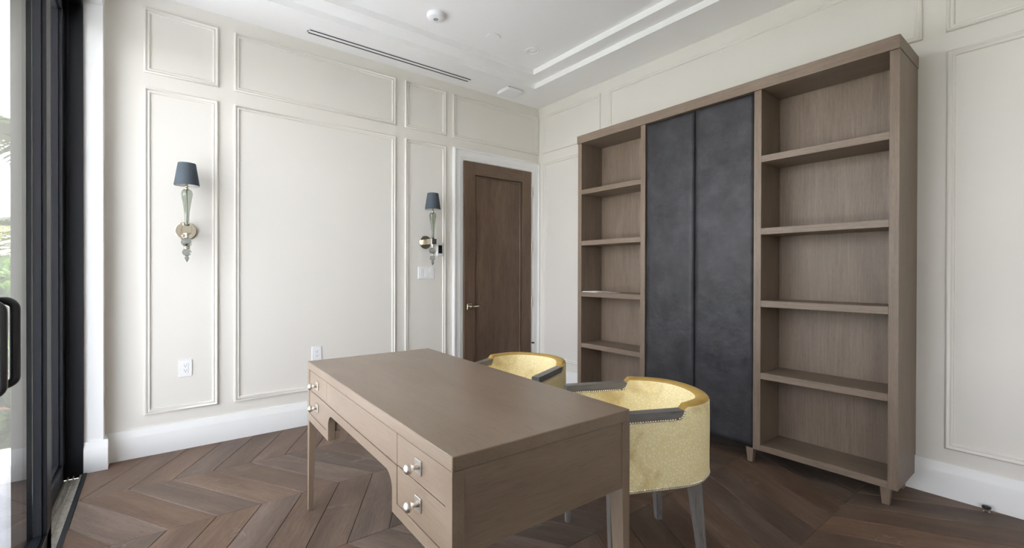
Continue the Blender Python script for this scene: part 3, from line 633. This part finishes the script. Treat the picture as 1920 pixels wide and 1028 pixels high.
# ================================================================== TUB CHAIRS
def build_chair():
    ch = empty('tub_chair')
    # local frame: x backwards (chair faces -x), y sideways
    WA, RB, LF = 0.258, 0.246, 0.300
    path = []                                                     # (x, y, nx, ny) outward normal
    for i in range(14): path.append((-LF + (LF - 0.002) * i / 13.0, -WA, 0.0, -1.0))
    NA = 64
    for i in range(NA + 1):
        t = math.pi * i / NA; ex = 2.0 / 2.15
        x = RB * (abs(math.sin(t)) ** ex); y = -WA * math.copysign(abs(math.cos(t)) ** ex, math.cos(t))
        path.append((x, y, 0, 0))
    for i in range(14): path.append((-LF + (LF - 0.002) * (13 - i) / 13.0, WA, 0.0, 1.0))
    P2 = []
    for i, p in enumerate(path):
        a, b_ = path[max(i - 1, 0)], path[min(i + 1, len(path) - 1)]
        d = Vector((b_[0] - a[0], b_[1] - a[1])); d.normalize(); P2.append((p[0], p[1], d.y, -d.x))
    def sm(t): t = max(0.0, min(1.0, t)); return t * t * (3 - 2 * t)
    def hh(x): return 0.6405 + (0.690 - 0.6405) * sm((x + 0.002) / 0.024)
    def tt(x): return 0.043 + 0.016 * sm((x + 0.01) / 0.12)
    outer, rim, inn = [], [], []
    for (x, y, nx, ny) in P2:
        h, th = hh(x), tt(x)
        Q = lambda d, z: (x - nx * d, y - ny * d, z)
        outer.append([Q(0.010, 0.360), Q(0.003, 0.364), Q(0.0, 0.376), Q(0.0, 0.46), Q(-0.001, 0.56), Q(0.0, h - 0.016), Q(0.0025, h - 0.007)])
        k = sm((h - 0.645) / 0.04)
        rim.append([Q(0.0025, h - 0.007), Q(0.009, h - 0.001 + 0.001 * k), Q(th * 0.35, h + 0.004 * k), Q(th * 0.65, h + 0.004 * k), Q(th - 0.007, h), Q(th - 0.001, h - 0.007)])
        inn.append([Q(th - 0.001, h - 0.007), Q(th, h - 0.018), Q(th + 0.006, 0.59), Q(th + 0.018, 0.53), Q(th + 0.026, 0.44)])
    def strip(rows, flip=False):
        k = len(rows[0]); f = []
        for i in range(len(rows) - 1):
            for j in range(k - 1): f.append((i * k + j, i * k + j + 1, (i + 1) * k + j + 1, (i + 1) * k + j))
        return MB().add([p for r_ in rows for p in r_], f)
    strip(outer).build('outer_back', M_VELVET, ch, smooth=True)
    strip(inn).build('inner_back', M_VELVET, ch, smooth=True)
    sel = [r_ for r_, p in zip(rim, P2)]
    rm = strip(sel).build('top_roll', M_VELRIM, ch, smooth=True); rm['label'] = 'gold velvet roll along the top edge with grazing-angle darkening painted in'
    # seat
    loop = [(x - nx * (tt(x) + 0.018), y - ny * (tt(x) + 0.018)) for x, y, nx, ny in P2]
    lo_ = [(x - nx * 0.012, y - ny * 0.012) for x, y, nx, ny in P2]
    rings = [[(x, y, 0.366) for x, y in lo_], [(x, y, 0.42) for x, y in loop], [(x, y, 0.455) for x, y in loop], [(x * 0.97 - 0.002, y * 0.96, 0.474) for x, y in loop], [(x * 0.80 - 0.01, y * 0.78, 0.482) for x, y in loop]]
    MB().loft(rings).build('seat', M_VELVET, ch, angle=math.radians(60))
    MB().loft([[(x - nx * 0.02, y - ny * 0.02, 0.352) for x, y, nx, ny in P2], [(x - nx * 0.02, y - ny * 0.02, 0.366) for x, y, nx, ny in P2]]).build('seat_base', M_CHAIR_X, ch)
    nails = []
    for s in (-1, 1):
        # arm rail with a scooped rear end, y from outer to inner
        prof = [(-0.305, 0.6415), (-0.018, 0.6415), (-0.006, 0.6440), (0.003, 0.6500), (0.009, 0.6590), (0.012, 0.6715), (-0.305, 0.6715)]
        yo, yi = s * 0.2575, s * 0.2150
        MB().prism([(x, z) for x, z in prof], 1, min(yo, yi), max(yo, yi)).build('arm', M_CHAIR_X, ch)
        rg = []
        for z, cx_, cyy, hx, hy in ((0.0, -0.288, 0.2475, 0.0105, 0.0105), (0.36, -0.288, 0.2385, 0.0165, 0.0180), (0.6415, -0.290, 0.2365, 0.0150, 0.0205)):
            rg.append([(cx_ - hx, s * cyy - hy, z), (cx_ + hx, s * cyy - hy, z), (cx_ + hx, s * cyy + hy, z), (cx_ - hx, s * cyy + hy, z)])
        MB().loft(rg).build('leg', M_CHAIR_Z, ch)
        rg = []
        for z, cx_, cyy, h_ in ((0.0, 0.160, 0.172, 0.0135), (0.36, 0.128, 0.150, 0.0235)):
            rg.append([(cx_ - h_, s * cyy - h_, z), (cx_ + h_, s * cyy - h_, z), (cx_ + h_, s * cyy + h_, z), (cx_ - h_, s * cyy + h_, z)])
        MB().loft(rg).build('leg', M_CHAIR_Z, ch)
        for yy, dy in ((s * 0.2585, s), (s * 0.2145, -s)):            # nails below the arm and round its rear end
            x = -0.265
            while x < -0.018: nails.append((x, yy, 0.6365, 0, dy, 0)); x += 0.0108
            for x, z in ((-0.008, 0.639), (0.0015, 0.6435), (0.0095, 0.650), (0.0145, 0.659), (0.0165, 0.669)): nails.append((x, yy, z, 0, dy, 0))
            z = 0.625
            while dy == s and z > 0.38: nails.append((-0.267, yy, z, 0, dy, 0)); z -= 0.0108
    acc = 0.0                                                      # bottom edge
    for i in range(1, len(P2)):
        a, b_ = P2[i - 1], P2[i]; d = math.hypot(b_[0] - a[0], b_[1] - a[1]); 
        while acc <= d:
            t = acc / d; x = a[0] + t * (b_[0] - a[0]); y = a[1] + t * (b_[1] - a[1])
            if x > -0.265: nails.append((x, y, 0.3735, b_[2], b_[3], 0))
            acc += 0.0108
        acc -= d
    mb = MB()
    for (x, y, z, nx, ny, nz) in nails:
        N_ = Vector((nx, ny, nz)).normalized(); T_ = Vector((0, 0, 1)).cross(N_).normalized(); B_ = N_.cross(T_); p = Vector((x, y, z)); r_ = 0.0046
        vv = [p + (T_ * math.cos(k * math.pi / 3) + B_ * math.sin(k * math.pi / 3)) * r_ for k in range(6)] + [p + N_ * 0.0026 + (T_ * math.cos(k * math.pi / 3) + B_ * math.sin(k * math.pi / 3)) * r_ * 0.62 for k in range(6)] + [p + N_ * 0.0036]
        mb.add(vv, [(k, (k + 1) % 6, 6 + (k + 1) % 6, 6 + k) for k in range(6)] + [(6 + k, 6 + (k + 1) % 6, 12) for k in range(6)])
    nt = mb.build('nail_trim', M_NAIL, ch, smooth=True); nt['kind'] = 'stuff'; nt['label'] = 'row of small silver nailheads'
    return ch
c1 = build_chair(); c1.location = (-1.652, -2.622, 0); c1.rotation_euler = (0, 0, -0.431)
tag(c1, 'gold crocodile velvet tub chair nearer the camera, at the near end of the desk', 'chair', 'gold tub chairs behind the desk')
c2 = copy_tree(c1); c2.location = (-1.650, -1.734, 0); c2.rotation_euler = (0, 0, 0.397)
tag(c2, 'gold velvet tub chair farther back, in front of the brown door', 'chair', 'gold tub chairs behind the desk')

# ================================================================== WALL LAMPS
def build_sconce():
    s = empty('wall_lamp')
    AY = -0.147                                                    # lamp axis in front of the wall; z relative to 0
    rings = []
    for r_, y in ((0.0001, -0.0005), (0.062, -0.0005), (0.063, -0.004), (0.0625, -0.010), (0.058, -0.013), (0.0001, -0.0135)):
        rings.append([(r_ * math.cos(2 * math.pi * j / 40), y, 1.494 + r_ * math.sin(2 * math.pi * j / 40)) for j in range(40)])
    MB().loft(rings).build('backplate', M_NICKEL, s, angle=SA)
    MB().box((-0.0255, AY - 0.026, 1.469), (0.0255, -0.012, 1.518), 0.0012).build('arm_block', M_NICKEL, s)
    # outer and inner wall of the blown stem
    so = [(0.0135, 1.519), (0.0132, 1.54), (0.0138, 1.57), (0.0160, 1.61), (0.0205, 1.65), (0.0268, 1.69), (0.0312, 1.718), (0.0318, 1.733), (0.0290, 1.748), (0.0215, 1.757), (0.0145, 1.760)]
    si = [(r_ - 0.0035, z) for r_, z in so]
    MB().lathe(so + si[::-1] + [so[0]], (0, AY, 0), 32).build('glass_stem', M_GLASS_STEM, s, smooth=True)
    MB().lathe([(0.0001, 1.50), (0.0035, 1.50), (0.0035, 1.775), (0.0001, 1.775)], (0, AY, 0), 10).build('rod', M_SATIN, s, smooth=True)
    MB().lathe([(0.0001, 1.758), (0.0155, 1.758), (0.0155, 1.7625), (0.010, 1.765), (0.009, 1.776), (0.0165, 1.778), (0.0165, 1.782), (0.009, 1.784), (0.009, 1.83), (0.0001, 1.83)], (0, AY, 0), 24).build('socket', M_NICKEL, s, angle=SA)
    MB().lathe([(0.0001, 1.83), (0.0085, 1.83), (0.011, 1.845), (0.0105, 1.87), (0.006, 1.89), (0.0001, 1.897)], (0, AY, 0), 16).build('bulb', M_SHADEIN, s, smooth=True)
    b0, t0, zb, zt = 0.0705, 0.0490, 1.785, 1.932
    sh = MB().lathe([(b0, zb), (b0 + 0.0008, zb + 0.002), (t0 + 0.0008, zt - 0.002), (t0, zt), (t0 - 0.0015, zt), (b0 - 0.0015, zb), (b0, zb)], (0, AY, 0), 48).build('shade', M_SHADE, s, angle=SA)
    MB().lathe([(b0 - 0.0018, zb + 0.0005), (t0 - 0.0018, zt - 0.0005)], (0, AY, 0), 48).build('lining', M_SHADEIN, sh, smooth=True)
    mb = MB()
    for k in range(3):
        a = 2 * math.pi * k / 3 + 0.4; mb.tube([(0, AY, zt - 0.012), (0.0475 * math.cos(a), AY + 0.0475 * math.sin(a), zt - 0.006)], 0.0012, 6)
    mb.build('shade_carrier', M_NICKEL, sh)
    MB().lathe([(0.0001, 1.470), (0.020, 1.470), (0.020, 1.462), (0.012, 1.459), (0.011, 1.448), (0.017, 1.445), (0.018, 1.440), (0.0001, 1.438)], (0, AY, 0), 28).build('collar', M_SATIN, s, angle=SA)
    def ball(zc, r_, hz):
        pr_ = []
        for k in range(13):
            t = math.pi * k / 12; pr_.append((max(0.0001, r_ * math.sin(t)), zc + hz * math.cos(t)))
        return pr_
    MB().lathe(ball(1.409, 0.0325, 0.0295), (0, AY, 0), 64, ribs=16, rib_depth=0.07).build('glass_ball', M_GLASS, s, smooth=True)
    MB().lathe([(0.0001, 1.383), (0.014, 1.383), (0.019, 1.379), (0.019, 1.376), (0.012, 1.373), (0.020, 1.370), (0.020, 1.367), (0.0001, 1.366)], (0, AY, 0), 28).build('collar', M_SATIN, s, angle=SA)
    MB().lathe(ball(1.343, 0.0265, 0.0245), (0, AY, 0), 64, ribs=16, rib_depth=0.07).build('glass_ball', M_GLASS, s, smooth=True)
    MB().lathe([(0.0001, 1.321), (0.009, 1.321), (0.0075, 1.316), (0.0125, 1.311), (0.0135, 1.305), (0.0115, 1.297), (0.0065, 1.288), (0.002, 1.281), (0.0001, 1.278)], (0, AY, 0), 24).build('finial', M_GLASS, s, smooth=True)
    return s
s1 = build_sconce(); s1.location = (-3.228, 0, 0); tag(s1, 'wall lamp with blue grey shade and glass stem nearest the sliding door', 'wall lamp', 'glass wall lamps')
s2 = copy_tree(s1); s2.location = (-1.405, 0, 0); tag(s2, 'wall lamp with blue grey shade and glass stem beside the brown door', 'wall lamp', 'glass wall lamps')

# ================================================================== OUTLETS, SWITCHES, THERMOSTAT
def outlet(x, z, label):
    o = empty('wall_outlet', (x, 0, z)); tag(o, label, 'outlet', 'wall outlets')
    MB().box((-0.038, -0.006, -0.058), (0.038, 0, 0.058), 0.0025).build('cover_plate', M_WHITE, o)
    MB().box((-0.0168, -0.0075, -0.034), (0.0168, -0.005, 0.034), 0.001).build('receptacle', M_WHITE, o)
    for zz in (0.017, -0.017):
        mb = MB().box((-0.0075, -0.0079, zz), (-0.0055, -0.0074, zz + 0.008)).box((0.0055, -0.0079, zz), (0.0075, -0.0074, zz + 0.008))
        mb.lathe([(0.0001, 0), (0.0024, 0), (0.0024, 0.0005), (0.0001, 0.0005)], (0, 0, 0), 8)
        mb2 = MB().add([(vv[0], vv[1], vv[2]) for vv in mb.v[:16]], [q for q in mb.f if max(q) < 16])
        mb2.box((-0.0022, -0.0079, zz - 0.009), (0.0022, -0.0074, zz - 0.0045)); mb2.build('socket_slots', M_SLOT, o)
    return o
outlet(-3.230, 0.550, 'white wall outlet low on the wall below the left lamp')
outlet(-2.371, 0.557, 'white wall outlet just above the far corner of the desk')
sw = empty('light_switch', (-1.397, 0, 1.208)); tag(sw, 'white triple light switch below the lamp beside the door', 'switch')
MB().box((-0.083, -0.006, -0.056), (0.083, 0, 0.056), 0.0025).build('cover_plate', M_WHITE, sw)
for dx, tilt in ((-0.046, 1), (0.0, -1), (0.046, 1)):
    MB().box((dx - 0.0168, -0.0068, -0.034), (dx + 0.0168, -0.005, 0.034)).prism([(-0.0066, -0.032), (-0.0066, 0.032), (-0.0066 - (0.006 if tilt > 0 else 0.001), 0.032), (-0.0075, 0.0), (-0.0066 - (0.001 if tilt > 0 else 0.006), -0.032)], 0, dx - 0.0155, dx + 0.0155).build('rocker', M_WHITE, sw)
th = empty('thermostat', (-1.257, 0, 1.431)); tag(th, 'small white thermostat with black screen right of the lamp by the door', 'thermostat')
MB().box((-0.030, -0.018, -0.062), (0.030, 0, 0.062), 0.004).build('housing', M_WHITE, th)
MB().box((-0.0195, -0.0195, -0.038), (0.0215, -0.0178, 0.040), 0.0008).build('screen', M_SCREEN, th)

# ================================================================== CEILING FITTINGS
sl = empty('slot_diffuser', (-1.75, -0.168, H1)); tag(sl, 'long white ceiling air diffuser with two black slots', 'air vent')
MB().box((-0.735, -0.050, -0.004), (0.735, -0.034, 0.0), 0.001).box((-0.735, 0.036, -0.004), (0.735, 0.050, 0), 0.001).box((-0.735, -0.014, -0.004), (0.735, 0.016, 0), 0.001).box((-0.735, -0.034, -0.004), (-0.722, 0.036, 0)).box((0.722, -0.034, -0.004), (0.735, 0.036, 0)).build('frame', M_CEIL, sl)
for y0, y1 in ((-0.034, -0.014), (0.016, 0.036)): MB().box((-0.722, y0, -0.0015), (0.722, y1, -0.0005)).build('slot', M_SLOT, sl)
ap = empty('access_point', (-0.572, -0.212, H1)); tag(ap, 'white square device on the ceiling near the corner', 'device')
def rsq(h, r_, n_=6):
    out = []
    for q in range(4):
        cx_, cyy = ((h - r_), (h - r_)) if q == 0 else ((-h + r_), (h - r_)) if q == 1 else ((-h + r_), (-h + r_)) if q == 2 else ((h - r_), (-h + r_))
        for k in range(n_ + 1):
            a = math.pi / 2 * (q + k / n_); out.append((cx_ + r_ * math.cos(a), cyy + r_ * math.sin(a)))
    return out
MB().loft([[(x, y, z) for x, y in rsq(h, r_)] for h, r_, z in ((0.088, 0.03, 0.0), (0.094, 0.03, -0.010), (0.100, 0.032, -0.014), (0.101, 0.032, -0.026), (0.094, 0.03, -0.036), (0.075, 0.025, -0.040))]).build('housing', M_WHITE, ap, angle=SA)
for y0 in (0.084, -0.090): MB().box((-0.085, y0, -0.011), (0.085, y0 + 0.006, -0.002)).build('vent_gap', M_GREYP, ap)
sm_ = empty('smoke_detector', (-1.738, -0.808, H3)); tag(sm_, 'round white smoke detector with grey centre on the ceiling', 'smoke detector')
MB().lathe([(0.0001, 0), (0.062, 0), (0.066, -0.006), (0.066, -0.020), (0.060, -0.034), (0.050, -0.039), (0.018, -0.040), (0.0001, -0.040)], (0, 0, 0), 40).build('housing', M_WHITE, sm_, angle=SA)
MB().lathe([(0.0001, -0.0395), (0.018, -0.0395), (0.017, -0.0435), (0.0001, -0.0435)], (0, 0, 0), 24).build('sensor', M_GREYP, sm_, angle=SA)
bl = empty('sprinkler_cover', (-1.212, -0.812, H3)); tag(bl, 'flat round white cover disc between the smoke detector and the downlight', 'cover plate')
MB().lathe([(0.0001, 0), (0.050, 0), (0.050, -0.004), (0.0001, -0.004)], (0, 0, 0), 40).build('spacer', M_GREYP, bl)
MB().lathe([(0.0001, -0.004), (0.057, -0.004), (0.058, -0.007), (0.055, -0.010), (0.0001, -0.0105)], (0, 0, 0), 40).build('disc', M_CEIL, bl, angle=SA)
dl = empty('downlight', (-0.800, -0.826, H3)); tag(dl, 'round white recessed downlight nearest the ceiling corner', 'downlight')
MB().lathe([(0.064, 0), (0.064, -0.003), (0.060, -0.006), (0.052, -0.006), (0.049, -0.002), (0.030, -0.001)], (0, 0, 0), 40).build('trim_ring', M_WHITE, dl, angle=SA)
MB().lathe([(0.049, -0.002), (0.046, -0.0010), (0.040, -0.0006), (0.0001, -0.0004)], (0, 0, 0), 32).build('reflector', M_GREYP, dl, angle=SA)
MB().lathe([(0.0001, -0.0005), (0.034, -0.0008), (0.030, -0.004), (0.016, -0.007), (0.0001, -0.008)], (0.006, -0.004, 0), 32).build('lens', M_WHITE, dl, smooth=True)

# door stop on the right-hand baseboard
ds = empty('door_stop', (-0.062, -3.526, 0)); tag(ds, 'small black and chrome door stop on the floor by the right baseboard', 'door stop')
MB().lathe([(0.0001, 0), (0.013, 0), (0.013, 0.003), (0.008, 0.005), (0.007, 0.022), (0.0001, 0.022)], (0, 0, 0), 20).build('post', M_NICKEL, ds, angle=SA)
MB().lathe([(0.0075, 0.019), (0.017, 0.020), (0.018, 0.026), (0.016, 0.031), (0.0001, 0.032)], (0, 0, 0), 20).build('rubber_ring', M_BLACKM, ds, smooth=True)

# ================================================================== OUTSIDE
struct(MB().box((-3.98, DOOR_Y0 + 0.19, -0.2), (-3.90, 1.0, 3.6)).box((-4.06, 0.10, -0.2), (-3.90, 1.0, 3.6)).build('wall_outside', M_STUCCO), 'beige stucco pier outside the sliding door', 'wall')
tag(MB().box((-9.0, -6.0, -0.12), (-3.90, 0.86, -0.035)).build('terrace', M_PAVE), 'pale sunlit terrace paving outside the glass door', 'terrace', kind='structure')
tag(MB().box((-60, -40, -0.30), (-3.95, 80, -0.13)).build('ground', M_LAWN), 'green ground beyond the terrace', 'ground', kind='structure')

tag(MB().box((-5.45, -6.0, 3.40), (-3.90, 1.33, 3.58)).build('added_roof', M_CEIL), 'white roof added out of view over the terrace to even the room light', 'roof', kind='structure')  # added unseen roof: cuts off high sky so daylight falls more evenly indoors

def leaf_cloud(name, mat, parent, centre, rad, n_, size, seed, shape=1.0):
    rnd = random.Random(seed); mb = MB()
    for i in range(n_):
        d = Vector((rnd.gauss(0, 1), rnd.gauss(0, 1), rnd.gauss(0, 1))).normalized() * (rnd.random() ** 0.4)
        p = Vector((centre[0] + d.x * rad[0], centre[1] + d.y * rad[1], centre[2] + d.z * rad[2]))
        a = Vector((rnd.gauss(0, 1), rnd.gauss(0, 1), rnd.gauss(0, 0.6))).normalized(); b_ = a.orthogonal().normalized(); b_.rotate(Matrix.Rotation(rnd.random() * 6.28, 3, a)); c_ = a.cross(b_)
        s_ = size * (0.6 + 0.8 * rnd.random())
        mb.add([p, p + a * s_ * 0.5 + b_ * s_ * 0.28 + c_ * s_ * 0.05, p + a * s_, p + a * s_ * 0.5 - b_ * s_ * 0.28 + c_ * s_ * 0.05], [(0, 1, 2), (0, 2, 3)])
    o = mb.build(name, mat, parent); o['kind'] = 'stuff'; return o
def shrub(loc, rad, n_, size, seed, label, flowers=0):
    s = empty('garden_shrub', loc); tag(s, label, 'shrub')
    leaf_cloud('foliage', M_LEAF, s, (0, 0, rad[2]), rad, n_, size, seed)
    mb = MB(); rnd = random.Random(seed + 1)
    for k in range(6): a = rnd.random() * 6.28; mb.tube([(0, 0, -0.03), (0.3 * rad[0] * math.cos(a), 0.3 * rad[1] * math.sin(a), rad[2] * 0.7), (0.6 * rad[0] * math.cos(a), 0.6 * rad[1] * math.sin(a), rad[2] * 1.4)], [0.02, 0.013, 0.006], 6)
    mb.build('stems', M_TRUNK, s)
    if flowers:
        leaf_cloud('flowers', M_FLOWER, s, (0, -0.1, rad[2] * 0.9), (rad[0], rad[1], rad[2]), flowers, size * 0.8, seed + 5)
shrub((-4.42, 1.45, -0.13), (0.55, 0.45, 0.40), 3600, 0.095, 3, 'leafy green shrub with pink flowers just beyond the terrace', 60)
shrub((-4.85, 3.3, -0.13), (0.85, 0.75, 0.74), 5200, 0.15, 9, 'larger rounded shrub behind the flowering one')
def palm(name, loc, hgt, nf, flen, droop, mat, seed, label, trunk_r=0.09, up=0.7):
    p = empty(name, loc); tag(p, label, 'palm'); rnd = random.Random(seed)
    MB().tube([(0, 0, -0.1), (0.04, 0.02, hgt * 0.5), (0, 0, hgt)], [trunk_r * 1.25, trunk_r, trunk_r * 0.8], 12).build('trunk', M_TRUNK, p, smooth=True)
    for i in range(nf):
        az = 2 * math.pi * i / nf + rnd.uniform(-0.2, 0.2); el = up * rnd.uniform(0.3, 1.4); mb = MB()
        d = Vector((math.cos(az), math.sin(az), 0)); sdv = Vector((-d.y, d.x, 0)); pts_ = []
        for k in range(15):
            t = k / 14.0; pts_.append(Vector((0, 0, hgt)) + d * flen * t * (1 - 0.15 * t) + Vector((0, 0, 1)) * flen * (el * t - droop * t * t))
        mb.tube(pts_, [0.018 * (1 - 0.85 * k / 14) for k in range(15)], 5)
        for k in range(2, 15):
            for q in range(3):
                t = (k + q / 3 - 0.5) / 14.0; kk = min(13, int(t * 14)); c = pts_[kk].lerp(pts_[min(14, kk + 1)], t * 14 - kk)
                ll = flen * 0.34 * math.sin(math.pi * min(1, t * 0.9 + 0.12)) + 0.05
                for sgn in (-1, 1):
                    tip = c + sdv * sgn * ll * 0.85 + d * ll * 0.45 - Vector((0, 0, ll * rnd.uniform(0.1, 0.5))); w_ = Vector((0, 0, 1)) * 0.006 + d * flen * 0.019
                    mid = c.lerp(tip, 0.45) + Vector((0, 0, 0.02))
                    mb.add([c - w_, mid - w_ * 1.3, tip, mid + w_ * 1.3, c + w_], [(0, 1, 3, 4), (1, 2, 3)])
        mb.build('frond', mat, p)
palm('areca_palm', (-5.20, 7.2, -0.13), 0.6, 26, 1.9, 0.55, M_PALMY, 21, 'low yellow green palm behind the garden shrubs', 0.06, 1.0)
palm('fan_palm', (-8.6, 24.0, -0.13), 3.4, 16, 1.5, 0.75, M_PALMG, 22, 'distant dark green palm under the sky', 0.16, 0.5)
palm('coconut_palm', (-7.1, 14.6, -0.13), 5.2, 16, 2.6, 0.75, M_PALMG, 23, 'tall palm with long drooping fronds beside the sliding door view', 0.12, 0.5)
